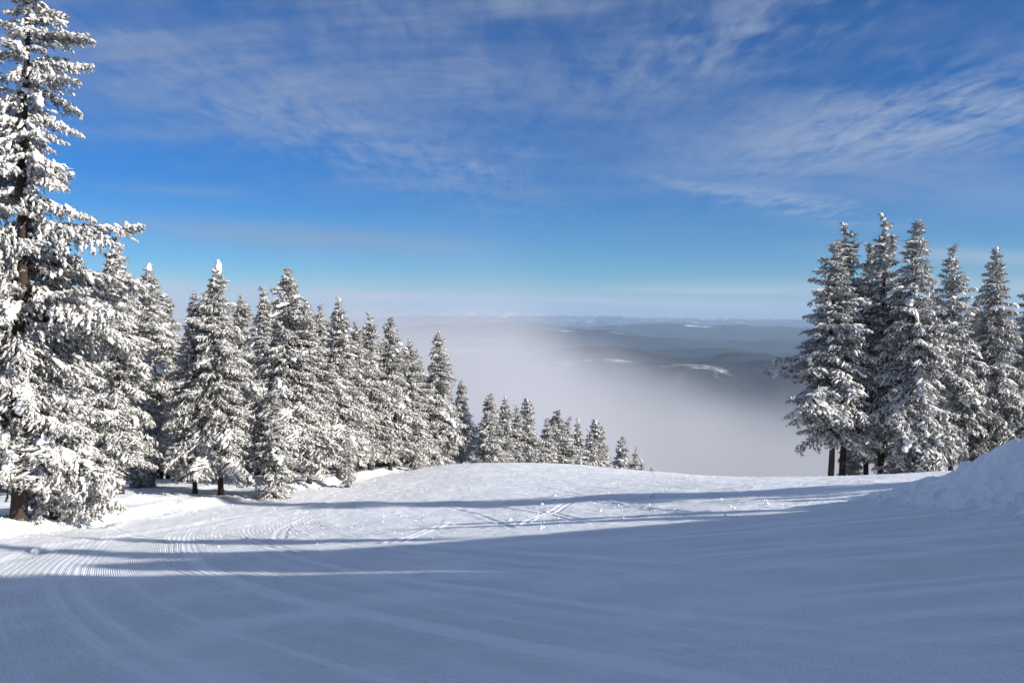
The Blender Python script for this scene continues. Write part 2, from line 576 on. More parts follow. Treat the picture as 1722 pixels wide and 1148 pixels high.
# ------------------------------------------------------------------ ground sheet
FA = 0.0
th_front = np.linspace(-R(37), R(37), 880)
th_r = R(37) + (R(180) - R(37)) * (np.linspace(0, 1, 70)[1:] ** 1.5)
th_rr = np.concatenate([np.linspace(R(37), R(125), 300)[1:], np.linspace(R(125), R(180), 30)[1:]])
th = np.concatenate([-th_r[::-1], th_front, th_rr])      # closes at the back
rr = [0.004]
while rr[-1] < 110:
    q = rr[-1]
    rr.append(q * (1.0055 if 12 < q < 75 else 1.008 if 3 < q < 90 else 1.03 if q > 0.25 else 2.0))
while rr[-1] < 900:
    rr.append(rr[-1] * 1.05)
rr = np.array(rr)
TH, RR = np.meshgrid(th, rr)
X = (np.sin(TH) * RR).ravel(); Y = (np.cos(TH) * RR).ravel()
Z = terrain_z(X, Y)
Z = np.where(Y < -5, Z, Z)
nr, nc = RR.shape
i = np.arange(nr - 1)[:, None] * nc + np.arange(nc - 1)[None, :]
F = np.stack([i, i + 1, i + nc + 1, i + nc], -1).reshape(-1, 4)[:, ::-1]
ga, gb, gm = groom_coord(X, Y)
gr = sstep(0.1, 1.0, edge_d(X, Y)) * sstep(10.5, 9.3, X) * sstep(75, 55, Y)
V = np.stack([X, Y, Z], 1)
me = mesh_from('snow_slope', V, F, [SNOW], smooth=True,
               attrs={'groom_a': ga, 'groom_b': gb, 'groom_mix': gm, 'groomed': gr})
ground = obj('snow_slope', me)
tag(ground, 'groomed ski run falling away to a sunlit knoll', kind='structure')


def gz(x, y):
    return float(terrain_z(np.array([float(x)]), np.array([float(y)]))[0])


# ------------------------------------------------------------------ conifer boughs
phi = (1 + 5 ** 0.5) / 2
ICO_V = np.array([(-1, phi, 0), (1, phi, 0), (-1, -phi, 0), (1, -phi, 0), (0, -1, phi), (0, 1, phi), (0, -1, -phi), (0, 1, -phi),
                  (phi, 0, -1), (phi, 0, 1), (-phi, 0, -1), (-phi, 0, 1)]) / math.sqrt(1 + phi * phi)
ICO_F = np.array([(0, 11, 5), (0, 5, 1), (0, 1, 7), (0, 7, 10), (0, 10, 11), (1, 5, 9), (5, 11, 4), (11, 10, 2), (10, 7, 6), (7, 1, 8),
                  (3, 9, 4), (3, 4, 2), (3, 2, 6), (3, 6, 8), (3, 8, 9), (4, 9, 5), (2, 4, 11), (6, 2, 10), (8, 6, 7), (9, 8, 1)])
OCT_V = np.array([(1, 0, 0), (-1, 0, 0), (0, 1, 0), (0, -1, 0), (0, 0, 1), (0, 0, -1)], dtype=float)
OCT_F = np.array([(0, 2, 4), (2, 1, 4), (1, 3, 4), (3, 0, 4), (2, 0, 5), (1, 2, 5), (3, 1, 5), (0, 3, 5)])


def frames(D):
    """right-handed frames whose x axis is D (n,3)"""
    D = D / (np.linalg.norm(D, axis=1)[:, None] + 1e-9)
    up = np.tile([0, 0, 1.0], (len(D), 1))
    Yv = np.cross(up, D); Yv /= (np.linalg.norm(Yv, axis=1)[:, None] + 1e-6)
    Zv = np.cross(D, Yv)
    return np.stack([D, Yv, Zv], 2)        # columns


def blobs(P, D, size, hi, g):
    bv, bf = (ICO_V, ICO_F) if hi else (OCT_V, OCT_F)
    n = len(P)
    S = size[:, None, None] * np.stack([g.uniform(1.1, 2.6, n), g.uniform(0.5, 0.95, n), g.uniform(0.45, 0.85, n)], 1)[:, None, :]
    loc = bv[None] * S * g.uniform(0.62, 1.3, (n, len(bv), 1))
    A = frames(D + g.normal(0, 0.35, D.shape))
    Vv = np.einsum('nij,nkj->nki', A, loc) + P[:, None, :]
    Ff = bf[None] + (np.arange(n) * len(bv))[:, None, None]
    return Vv.reshape(-1, 3), Ff.reshape(-1, 3)


def spikes(P, D, size, k, g):
    """k ragged needle sprays (thin triangles) hanging around each point"""
    n = len(P)
    P = np.repeat(P, k, 0); D = np.repeat(D, k, 0); s = np.repeat(size, k)
    dirs = D * 0.55 + g.normal(0, 0.62, P.shape) + np.array([0, 0, -0.25])
    dirs /= np.linalg.norm(dirs, axis=1)[:, None]
    side = np.cross(dirs, g.normal(0, 1, P.shape)); side /= np.linalg.norm(side, axis=1)[:, None] + 1e-6
    L = s * g.uniform(1.2, 2.6, n * k); Wd = s * g.uniform(0.22, 0.5, n * k)
    a = P - side * Wd[:, None]; b = P + side * Wd[:, None] ; c = P + dirs * L[:, None]
    Vv = np.stack([a, b, c], 1).reshape(-1, 3)
    return Vv, np.arange(len(Vv)).reshape(-1, 3)


def tube(P, r, k=4):
    P = np.asarray(P, dtype=float); n = len(P)
    T = np.gradient(P, axis=0); A = frames(T + 1e-6)
    ang = np.arange(k) * 2 * np.pi / k
    ring = np.stack([np.zeros(k), np.cos(ang), np.sin(ang)], 1)
    Vv = P[:, None, :] + np.einsum('nij,kj->nki', A, ring) * np.asarray(r)[:, None, None]
    Vv = Vv.reshape(-1, 3)
    f = []
    for a in range(n - 1):
        for b in range(k):
            p, q = a * k + b, a * k + (b + 1) % k
            f += [(p, q, q + k), (p, q + k, p + k)]
    return Vv, np.array(f)


def join(parts):
    Vs, Fs, o = [], [], 0
    for v, f in parts:
        if len(v) == 0:
            continue
        Vs.append(v); Fs.append(f + o); o += len(v)
    if not Vs:
        return np.zeros((0, 3)), np.zeros((0, 3), dtype=int)
    return np.vstack(Vs), np.vstack(Fs)


def make_bough(L, seed, hi=False, snow=0.8, dens=1.0, fat=1.0):
    g = np.random.default_rng(seed)
    t = np.linspace(0, 1, 9)
    droop = g.uniform(0.18, 0.36); lift = g.uniform(-0.05, 0.18)
    bend = g.normal(0, 0.08)
    tipup = g.uniform(0.0, 0.14)
    main = np.stack([L * t * (1 - 0.1 * t), L * bend * t ** 2, L * (lift * t - droop * t ** 2 + tipup * t ** 4)], 1)
    wood = [tube(main, L * 0.011 * (1.15 - t), 4)]
    P, D, S = [], [], []
    sp = (0.085 if hi else 0.14) / dens
    nt = max(4, int(L / (0.13 if hi else 0.17)))
    tws = np.linspace(0.10 if L > 1 else 0.02, 0.97, nt)
    for j, tw in enumerate(tws):
        p0 = np.array([np.interp(tw, t, main[:, k]) for k in range(3)])
        for sgn in (-1, 1):
            if g.random() < 0.12:
                continue
            tl = (0.46 * L * (1 - tw) ** 0.75 * (0.35 + 0.65 * min(1, tw * 3.2)) + 0.10) * g.uniform(0.65, 1.15)
            ang = g.uniform(0.75, 1.15) * sgn
            n = max(2, int(tl / sp))
            s = (np.arange(n) + g.uniform(0.1, 0.9)) / n
            dirv = np.array([math.cos(ang), math.sin(ang), 0])
            q = p0 + np.outer(s * tl, dirv)
            q[:, 2] -= (0.25 + g.uniform(0, 0.4)) * tl * s ** 1.4
            dd = np.tile(dirv + np.array([0, 0, -0.45]), (n, 1))
            P.append(q); D.append(dd); S.append(np.full(n, 1.0) * (1.05 - 0.3 * s))
            if hi or tl > 0.45:
                e = p0 + dirv * tl; e[2] -= 0.4 * tl
                wood.append(tube([p0, (p0 + e) / 2 + [0, 0, 0.06 * tl], e], [0.008, 0.006, 0.003], 3))
    nm = max(3, int(L / sp))
    s = (np.arange(nm) + 0.5) / nm
    s = s[s > 0.12]
    q = np.stack([np.interp(s, t, main[:, k]) for k in range(3)], 1)
    P.append(q); D.append(np.tile([1.0, 0, -0.3], (len(q), 1))); S.append(np.full(len(q), 1.1))
    P = np.vstack(P); D = np.vstack(D); S = np.hstack(S)
    size = (0.046 if hi else 0.068) * S * g.uniform(0.7, 1.35, len(P))
    P = P + g.normal(0, 0.022, P.shape)
    # needles around every tuft, rime only on some
    nv = spikes(P, D, size * (1.15 if hi else 1.2), 7 if hi else 4, g)
    keep = g.random(len(P)) < snow
    ssz = size * fat * np.exp(g.normal(0, 0.28, len(P)))
    big_ = g.random(len(P)) < 0.07 * fat
    ssz = np.where(big_, ssz * 1.7, ssz)
    sv = blobs(P[keep] + np.array([0, 0, 0.02]), D[keep] + np.array([0, 0, -0.35]), ssz[keep], hi, g)
    return {'wood': join(wood), 'needles': nv, 'snow': sv, 'L': L}


LENS = [0.35, 0.7, 1.1, 1.6, 2.2]


def bough_set(seed, snow, hi=False, lens=LENS, nvar=3, dens=1.0, fat=1.0):
    return [[make_bough(L, seed + 31 * i + 7 * j, hi, snow, dens, fat) for j in range(nvar)] for i, L in enumerate(lens)]


LIB_HEAVY = bough_set(100, 0.86, dens=1.22, fat=0.80)
LIB_DARK = bough_set(400, 0.90, dens=1.2, fat=0.94)


def xf(v, Mx, off, s):
    return (v * s) @ Mx.T + off


def rot_bough(az, pitch, roll):
    return np.array(Matrix.Rotation(az, 3, 'Z') @ Matrix.Rotation(-pitch, 3, 'Y') @ Matrix.Rotation(roll, 3, 'X'))


def ico2():
    vs = [tuple(v) for v in ICO_V]; cache = {}; fs = []
    def mid(i, j):
        k = (min(i, j), max(i, j))
        if k not in cache:
            m_ = np.array(vs[i]) + np.array(vs[j]); vs.append(tuple(m_ / np.linalg.norm(m_))); cache[k] = len(vs) - 1
        return cache[k]
    for a, b, c in ICO_F:
        ab, bc, ca = mid(a, b), mid(b, c), mid(c, a)
        fs += [(a, ab, ca), (b, bc, ab), (c, ca, bc), (ab, bc, ca)]
    return np.array(vs), np.array(fs)


I2V, I2F = ico2()


def pad_mesh(name, L, wd, th, seed, n=9, up=False):
    """a load of soft snow: overlapping sagging lumps along a bough (or stacked on a tip)"""
    g = np.random.default_rng(seed)
    out = []
    for k in range(n):
        t = (k + g.uniform(0, 1)) / n
        if up:
            c = np.array([g.normal(0, 0.04), g.normal(0, 0.04), t * L])
            r = np.array([1, 1, 1.1]) * wd * (1 - 0.55 * t) * g.uniform(0.8, 1.2)
        else:
            c = np.array([t * L - L * 0.4, g.normal(0, wd * 0.55), -0.40 * L * t * t + g.normal(0, th * 0.2)])
            r = np.array([wd * 1.25, wd, th]) * g.uniform(0.5, 1.15) * (1 - 0.35 * abs(2 * t - 0.9))
        v = I2V * (1 + 0.16 * g.normal(0, 1, (len(I2V), 1))) * r
        an = g.uniform(-0.5, 0.5)
        v = v @ np.array(Matrix.Rotation(an, 3, 'Z')).T @ np.array(Matrix.Rotation(0.35 * (not up), 3, 'Y')).T
        out.append((v + c, I2F))
    v, f = join(out)
    return mesh_from(name, v, f, [PAD], smooth=True)


PADS = [pad_mesh('snow_clump', *d) for d in ((0.75, 0.19, 0.11, 1), (0.5, 0.16, 0.10, 2), (1.0, 0.20, 0.12, 3, 12), (0.38, 0.15, 0.11, 4), (0.62, 0.22, 0.13, 5))]
TIP = pad_mesh('snow_clump', 0.42, 0.20, 0.2, 9, 5, True)


def trunk_mesh(H, r0, seed, lean=0.0):
    g = np.random.default_rng(seed)
    z = np.concatenate([[-0.6, 0, 0.25], np.linspace(0.8, H, 22)])
    w = 0.05 * H / 12
    P = np.stack([w * np.sin(z * 0.7 + g.uniform(0, 6)) * np.clip(z / 2, 0, 1) + lean * (z / H) ** 1.5, w * np.sin(z * 0.5 + g.uniform(0, 6)) * np.clip(z / 2, 0, 1), z], 1)
    r = r0 * np.clip(1 - z / H, 0.02, 1) ** 0.8 + 0.008
    r[:2] *= 1.28; r[2] *= 1.1
    k = 10
    ang = np.arange(k) * 2 * np.pi / k
    V = np.stack([P[:, None, 0] + np.cos(ang) * (r[:, None] * g.uniform(0.92, 1.08, (len(z), k))), P[:, None, 1] + np.sin(ang) * r[:, None], np.repeat(z[:, None], k, 1)], 2).reshape(-1, 3)
    i = (np.arange(len(z) - 1)[:, None] * k + np.arange(k)[None, :])
    j = (np.arange(len(z) - 1)[:, None] * k + ((np.arange(k) + 1) % k)[None, :])
    F = np.stack([i, j, j + k, i + k], -1).reshape(-1, 4)
    return mesh_from('trunk', V, F, [BARK], smooth=True), P


def crown_profile(kind, f):
    """crown radius as a share of the widest, f = 0 at the crown's foot, 1 at the tip"""
    if kind == 'spire':
        return (1 - f) ** 0.95 * (0.78 + 0.22 * min(1, f * 4)) + 0.03
    if kind == 'column':
        return min(1.0, (1 - f) ** 0.80 * 1.15) * (0.75 + 0.25 * min(1, f * 5)) + 0.03
    return (1 - f) ** 0.75 * (0.6 + 0.4 * min(1, f * 3.5)) + 0.03


def make_tree_data(H, rad, foot, kind, lib, needles, seed, step=0.27, per=5.6, gap=0.05, npads=10, pitch0=-0.28, rough=0.2):
    g = np.random.default_rng(seed)
    tm, TP = trunk_mesh(H, 0.0088 * H + 0.02, seed)
    W, Nd, S = [], [], []
    pads = []
    z = foot
    az0 = g.uniform(0, 6.28)
    lobes = g.uniform(0, 6.28, 3)
    while z < H - 0.12:
        f = (z - foot) / (H - foot)
        r = rad * crown_profile(kind, f)
        nb = max(3, int(round(per * (0.55 + 0.6 * r / rad))))
        az0 += 2.4
        for b in range(nb):
            az = az0 + 2 * math.pi * b / nb + g.normal(0, 0.25)
            if g.random() < gap:
                continue
            zz = z + g.normal(0, 0.08)
            irr = 1 + 0.22 * math.sin(az + lobes[0] + 1.1 * z) + 0.14 * math.sin(2 * az + lobes[1] - 1.7 * z)
            Lb = max(0.18, r * irr * g.uniform(1 - rough * 1.6, 1 + rough))
            li = int(np.argmin([abs(math.log(Lb / q)) for q in LENS]))
            bo = lib[li][g.integers(len(lib[li]))]
            s = Lb / bo['L']
            pitch = pitch0 + 0.75 * f ** 1.5 + g.normal(0, 0.13)
            A = rot_bough(az, pitch, g.normal(0, 0.3))
            off = np.array([np.interp(zz, TP[:, 2], TP[:, 0]), np.interp(zz, TP[:, 2], TP[:, 1]), zz])
            for lst, key in ((W, 'wood'), (Nd, 'needles'), (S, 'snow')):
                v, fc = bo[key]
                lst.append((xf(v, A, off, s), fc))
            if Lb > 0.55 and g.random() < 0.35:
                tip = off + A @ np.array([Lb * g.uniform(0.5, 0.85), 0, 0.0]) + np.array([0, 0, -0.12 * Lb - 0.01])
                pads.append((tip, az, pitch - 0.25, g.uniform(0.6, 1.15) * min(1.0, 0.45 + Lb * 0.35)))
        z += step * (0.55 + 0.45 * (1 - f)) * g.uniform(0.85, 1.15)
    # leader at the very top
    lead = make_bough(0.55, seed + 5, False, 1.0)
    A = rot_bough(0, 1.5, 0)
    for lst, key in ((W, 'wood'), (Nd, 'needles'), (S, 'snow')):
        v, fc = lead[key]
        lst.append((xf(v, A, np.array([TP[-1, 0], TP[-1, 1], H - 0.35]), 0.9), fc))
    wv, wf = join(W); nv, nf = join(Nd); sv, sf = join(S)
    V = np.vstack([wv, nv]); F = np.vstack([wf, nf + len(wv)])
    mi = np.concatenate([np.zeros(len(wf), int), np.ones(len(nf), int)])
    crown = mesh_from('crown', V, F, [BARK, needles], midx=mi)
    snow = mesh_from('snow_cover', sv, sf, [RIME])
    g.shuffle(pads)
    # keep those towards the open side (sun and camera), where the loads show
    pads = sorted(pads, key=lambda p: -(math.cos(p[1] + 1.0)) + g.normal(0, 0.8))[:npads]
    return {'H': H, 'trunk': tm, 'crown': crown, 'snow': snow, 'pads': pads, 'tip': TP[-1]}


print('tris lib', sum(len(b['needles'][1]) + len(b['snow'][1]) for r in LIB_HEAVY for b in r))
PROTO = {
    'a': make_tree_data(12.0, 2.35, 1.5, 'column', LIB_HEAVY, NEEDLE_F, 11, per=6.0),
    'b': make_tree_data(12.0, 2.15, 1.9, 'spire', LIB_HEAVY, NEEDLE_F, 12, per=5.6, step=0.28),
    'c': make_tree_data(12.0, 2.6, 0.5, 'cone', LIB_HEAVY, NEEDLE_F, 13, per=6.0),
    'd': make_tree_data(11.0, 2.0, 1.6, 'column', LIB_HEAVY, NEEDLE_F, 14),
    'e': make_tree_data(8.0, 1.5, 0.3, 'cone', LIB_HEAVY, NEEDLE_F, 15, npads=6),
    'p': make_tree_data(15.0, 2.8, 3.6, 'cone', LIB_DARK, NEEDLE_D, 21, per=5.2, step=0.31, npads=7, pitch0=-0.2, rough=0.28),
    'q': make_tree_data(15.0, 2.3, 4.0, 'spire', LIB_DARK, NEEDLE_D, 22, per=5.4, step=0.3, npads=9),
    'r': make_tree_data(15.0, 3.0, 1.0, 'cone', LIB_DARK, NEEDLE_D, 23, per=5.4, step=0.3, npads=16, pitch0=-0.35),
    's': make_tree_data(14.0, 2.2, 2.8, 'column', LIB_DARK, NEEDLE_D, 24, per=5.0, step=0.31, npads=12, rough=0.28),
}
for k, p in PROTO.items():
    print(k, len(p['crown'].polygons), len(p['snow'].polygons))


def place_tree(name, label, group, key, x, y, H, rot=0.0, wide=1.0, pads=True, cat='tree', lean=(0, 0), tip=False):
    p = PROTO[key]
    s = H / p['H']
    e = bpy.data.objects.new(name, None)
    col.objects.link(e)
    e.empty_display_size = 0.5
    e.location = (x, y, gz(x, y) - 0.05)
    e.rotation_euler = (lean[0], lean[1], rot)
    lr = random.Random(int(x * 77 + y * 13))
    lean = (lean[0] + lr.gauss(0, 0.018), lean[1] + lr.gauss(0, 0.018))
    wide *= 1.04 * lr.uniform(0.92, 1.1)
    e.scale = (s * wide, s * wide, s)
    tag(e, label, cat, group)
    obj('trunk', p['trunk'], e)
    obj('crown', p['crown'], e)
    tag(obj('snow_cover', p['snow'], e), kind='stuff')
    if pads:
        rr_ = random.Random(int(x * 100 + y * 10))
        for pt, az, pitch, ps in p['pads']:
            o = obj('snow_clump', PADS[rr_.randrange(len(PADS))], e)
            o.location = Vector(pt)
            o.rotation_euler = Euler((rr_.uniform(-0.2, 0.2), -pitch, az), 'XYZ')
            o.scale = (ps, ps, ps)
    if tip:
        o = obj('snow_clump', TIP, e)
        o.location = (p['tip'][0], p['tip'][1], p['H'] - 0.12)
        o.scale = (0.55, 0.55, 0.7) if tip == 1 else (0.9, 0.85, 1.25)
    return e


def tree_px(name, label, group, key, px, d, top, **kw):
    """a tree whose trunk stands in photo column px at forward distance d and reaches up to photo row top"""
    x, y = at(px, d)
    v = pix_dir(px, top)
    ztop = EYE + v.z * (d / v.y)
    H = ztop - gz(x, y) + 0.05
    return place_tree(name, label, group, key, x, y, H, **kw)


G_L = 'snow laden spruces of the left stand'
G_R = 'spruces of the right cluster'
G_C = 'small spruces peeping over the crest'
G_B = 'spruces deep in the left stand, mostly hidden'
G_O = 'spruces on the shoulder right of the run, out of the picture'
T = [
    # label, group, key, px, d, top, rot, wide, tip
    ('tall spire-topped spruce just right of the huge foreground spruce', G_L, 'b', 198, 37, 397, 0.4, 1.15, False),
    ('slender spruce with thin pointed top, second behind the foreground spruce', G_L, 'd', 252, 45, 450, 1.3, 1.15, True),
    ('spruce with a snow-plastered twin top left of the snowman-topped one', G_L, 'b', 324, 41, 492, 2.2, 1.0, False),
    ('spruce capped by a knob of snow like a little snowman', G_L, 'a', 368, 41, 452, 3.0, 1.1, 2),
    ('short dark-bottomed young spruce in front of the stand, white snow on its shoulder', G_L, 'e', 462, 41, 668, 0.2, 1.25, False),
    ('broad pointed spruce, tallest in the middle of the left stand', G_L, 'a', 484, 46, 455, 5.0, 1.2, False),
    ('dark spruce top between the snowman-topped and the tallest middle spruce', G_L, 'b', 445, 52, 486, 4.1, 1.1, False),
    ('spruce leaning on the right flank of the tallest middle spruce', G_L, 'd', 518, 47, 508, 2.6, 1.15, False),
    ('slim spire standing third of the row right of the tallest middle spruce', G_L, 'b', 568, 50, 503, 1.9, 1.2, False),
    ('narrow dark spire between two brighter spruces in the stand', G_L, 'b', 538, 56, 510, 0.9, 0.9, False),
    ('pointed spruce with thin top against the blue far hills', G_L, 'b', 622, 55, 528, 3.3, 1.15, False),
    ('lower spruce in the gap left of the thin-topped pointed one', G_L, 'd', 598, 54, 545, 4.4, 1.1, False),
    ('bright full spruce, last tall pointed one before the line drops', G_L, 'a', 655, 57, 536, 0.1, 1.05, False),
    ('shaggy round-shouldered spruce beside the last tall pointed one', G_L, 'd', 690, 61, 573, 2.9, 1.2, False),
    ('full bright spruce that ends the tall left stand', G_L, 'c', 737, 64, 560, 1.1, 1.05, False),
    ('lower spruce tucked against the right side of the end of the tall stand', G_L, 'd', 775, 67, 640, 5.3, 1.15, False),
    ('small pointed spruce at the dark foot of the stand left of the brightest end tree', G_L, 'e', 700, 58, 690, 5.1, 1.0, False),
    ('low bushy spruce at the snow edge under the middle of the stand', G_L, 'e', 585, 47, 720, 2.1, 0.9, False),
    ('left of the paired spruces just past the tall stand', G_C, 'a', 823, 82, 664, 0.6, 1.1, False),
    ('right of the paired spruces just past the tall stand', G_C, 'b', 848, 84, 668, 1.6, 1.2, False),
    ('dark left half of the second pair over the crest', G_C, 'b', 868, 90, 682, 2.6, 1.2, False),
    ('taller bright right half of the second pair over the crest', G_C, 'a', 887, 92, 672, 3.6, 1.15, False),
    ('dark outermost left tree of the middle crest clump', G_C, 'b', 922, 104, 706, 4.6, 1.2, False),
    ('tallest spruce of the middle crest clump', G_C, 'a', 936, 106, 692, 5.6, 1.1, False),
    ('slim spruce second from right in the middle crest clump', G_C, 'b', 955, 108, 704, 0.3, 1.0, False),
    ('slim spruce at the right end of the middle crest clump', G_C, 'b', 970, 112, 707, 1.3, 1.0, False),
    ('lower left tree of the clump right of the middle crest clump', G_C, 'b', 992, 120, 724, 2.3, 1.2, False),
    ('pointed tallest tree of the clump right of the middle crest clump', G_C, 'a', 1004, 122, 708, 3.3, 1.0, False),
    ('thin tree at the right edge of the clump right of the middle crest clump', G_C, 'b', 1016, 124, 728, 4.3, 0.9, False),
    ('lone small tree standing apart on the falling crest line', G_C, 'e', 1044, 130, 740, 5.3, 1.0, False),
    ('tiny tree right of the lone small one', G_C, 'b', 1068, 138, 757, 0.8, 1.1, False),
    ('last tree tip but one on the falling crest line', G_C, 'b', 1079, 144, 775, 1.8, 1.0, False),
    ('last tree tip on the falling crest line, hardly above the snow', G_C, 'e', 1100, 150, 792, 2.8, 0.7, False),
    # right cluster
    ('leftmost dark spruce of the right cluster on a bare black trunk', G_R, 'p', 1400, 55, 408, 0.5, 1.1, False),
    ('second spruce from left of the right cluster, bright thin tip', G_R, 'q', 1421, 57, 378, 1.7, 1.15, False),
    ('tallest spruce of the right cluster', G_R, 'q', 1484, 56, 362, 2.9, 1.1, False),
    ('spruce peeking out beside the tip of the tallest of the right cluster', G_R, 's', 1460, 58, 415, 4.0, 0.95, False),
    ('thin-tipped spruce with heavy snow pillows, right of the tallest of the cluster', G_R, 'r', 1537, 54, 376, 5.1, 1.0, False),
    ('dark straight spruce standing alone between the cluster and the bank', G_R, 's', 1603, 60, 416, 0.2, 1.0, False),
    ('spruce behind the snow bank with big white pillows on its right side', G_R, 'r', 1672, 61, 420, 1.4, 1.0, True),
    ('spruce cut by the right edge of the picture', G_R, 's', 1740, 62, 452, 2.5, 1.05, False),
    ('hidden-footed spruce filling the gap right of the pillow-laden one', G_R, 'q', 1570, 64, 478, 0.9, 1.1, False),
    ('spruce filling the gap between the straight dark one and the one behind the bank', G_R, 'p', 1640, 67, 505, 5.5, 1.1, False),
    ('dark snow-free young spruce among the bare trunks of the right cluster', G_R, 'p', 1437, 59, 690, 3.6, 0.9, False),
]
for lab, grp, key, px, d, top, rot, wide, tip in T:
    tree_px('spruce_tree', lab, grp, key, px, d, top, rot=rot, wide=wide, tip=tip, pads=d < 70)
# trees deeper in the left stand, seen only in the gaps
FRONT = [(110, 'the loaded lower spruce'), (198, 'the spire-topped spruce'), (252, 'the thin-topped slender spruce'), (324, 'the twin-topped spruce'), (368, 'the snowman-topped spruce'),
         (445, 'the dark-topped spruce'), (484, 'the tallest middle spruce'), (538, 'the narrow dark spire'), (568, 'the slim third spire'), (598, 'the low gap spruce'), (622, 'the thin pointed spruce'),
         (655, 'the last tall pointed spruce'), (690, 'the round-shouldered spruce'), (737, 'the bright end spruce')]
rb = random.Random(5)
for (pa, na), (pb, nb_) in zip(FRONT[:-1], FRONT[1:]):
    for j, word in enumerate(('nearer', 'farther')):
        px = pa + (pb - pa) * rb.uniform(0.2, 0.8) + (j - 0.5) * 12
        d = np.interp(px, [100, 737], [48, 72]) + 8 * j + rb.uniform(0, 4)
        top = np.interp(px, [100, 200, 300, 500, 640, 700, 760], [470, 455, 492, 505, 548, 580, 625]) + rb.uniform(0, 34)
        tree_px('spruce_tree', '%s shaded spruce behind %s and %s' % (word, na, nb_), G_B, 'badb'[rb.randrange(4)], px, d, top, rot=rb.uniform(0, 6.28), wide=rb.uniform(1.1, 1.3), pads=False)
for k, (pa, na) in enumerate(FRONT[1:-2]):
    if k in (2, 5, 8):
        continue
    pb, nb_ = FRONT[k + 2]
    px = (pa + pb) / 2 + rb.uniform(-10, 10)
    d = np.interp(px, [200, 737], [42, 66]) + rb.uniform(0, 3)
    x, y = at(px, d)
    place_tree('young_spruce', 'low young spruce between %s and %s' % (na, nb_), 'young spruces among the stand', 'e', x, y, rb.uniform(2.6, 4.6), rot=rb.uniform(0, 6), wide=1.3, pads=False)
for px, d, top, lab in ((20, 50, 470, 'spruce deep in the stand behind the trunk of the huge spruce'), (-60, 46, 430, 'spruce deep in the stand, last one towards the left edge'),
                        (70, 64, 500, 'spruce farthest in behind the boughs of the huge spruce')):
    tree_px('spruce_tree', lab, G_B, 'a', px, d, top, rot=px * 0.1, wide=1.3, pads=False)


# ------------------------------------------------------------------ the near spruces, bough by bough
HI_LENS = [0.5, 1.0, 1.6, 2.3, 3.1]
HI = bough_set(900, 0.78, True, HI_LENS, 3, 1.05, 0.98)
HI_ME = []
for row in HI:
    r_ = []
    for b in row:
        wv, wf = b['wood']; nv, nf = b['needles']; sv, sf = b['snow']
        me1 = mesh_from('bough', np.vstack([wv, nv]), np.vstack([wf, nf + len(wv)]), [BARK, NEEDLE_F],
                        midx=np.concatenate([np.zeros(len(wf), int), np.ones(len(nf), int)]))
        me2 = mesh_from('rime', sv, sf, [RIME])
        r_.append((me1, me2))
    HI_ME.append(r_)
print('total tris', sum(len(m_.polygons) for m_ in bpy.data.meshes)); print('hi tris', sum(len(a.polygons) + len(b.polygons) for r in HI_ME for a, b in r))


def near_tree(label, x, y, H, rad, foot, kind, seed, step, per, lean=(0, 0), r0=None, npads=14, bare=0.0, group='huge spruces at the left edge'):
    g = np.random.default_rng(seed)
    e = bpy.data.objects.new('spruce_tree', None)
    col.objects.link(e)
    e.location = (x, y, gz(x, y) - 0.05)
    e.rotation_euler = (lean[0], lean[1], 0)
    tag(e, label, 'tree', group)
    tm, TP = trunk_mesh(H, r0 or 0.0115 * H, seed)
    obj('trunk', tm, e)
    z = foot; az0 = 0; n = 0
    cand = []
    while z < H - 0.15 and n < 290:
        f = (z - foot) / (H - foot)
        r = rad * crown_profile(kind, f)
        nb = max(3, int(round(per * (0.6 + 0.5 * r / rad))))
        az0 += 2.4
        for b in range(nb):
            az = az0 + 2 * math.pi * b / nb + g.normal(0, 0.25)
            tocam = math.cos(az - math.atan2(-y, -x))
            if tocam > 0.80 and g.random() < bare:
                continue
            Lb = max(0.3, r * (1 + 0.32 * math.sin(az + 0.9 * z)) * g.uniform(0.45, 1.3))
            li = int(np.argmin([abs(math.log(Lb / q)) for q in HI_LENS]))
            me1, me2 = HI_ME[li][g.integers(3)]
            s = Lb / HI_LENS[li]
            zz = z + g.normal(0, 0.1)
            pitch = -0.30 + 0.60 * f ** 1.5 + g.normal(0, 0.21)
            o = obj('bough', me1, e)
            o.location = (np.interp(zz, TP[:, 2], TP[:, 0]), np.interp(zz, TP[:, 2], TP[:, 1]), zz)
            o.rotation_euler = Matrix(rot_bough(az, pitch, g.normal(0, 0.3))).to_euler()
            o.scale = (s, s, s)
            tag(obj('rime', me2, o), kind='stuff')
            n += 1
            if Lb > 0.8:
                cand.append((o, Lb / s, g.uniform(0.5, 0.95) / s, az))
        z += step * (0.6 + 0.4 * (1 - f)) * g.uniform(0.85, 1.15)
    cand = [c for c in cand if c[0].location.z < 0.72 * H]
    cand.sort(key=lambda c: -math.cos(c[3] + 1.0) + g.normal(0, 0.7))
    for o, L_, ps, az in cand[:npads]:
        c = obj('snow_clump', PADS[g.integers(len(PADS))], o)
        c.location = (L_ * g.uniform(0.4, 0.7), g.normal(0, 0.05), -0.04)
        c.rotation_euler = (0, 0.35, 0)
        c.scale = (ps, ps, ps)
    print('near tree boughs', n)
    return e


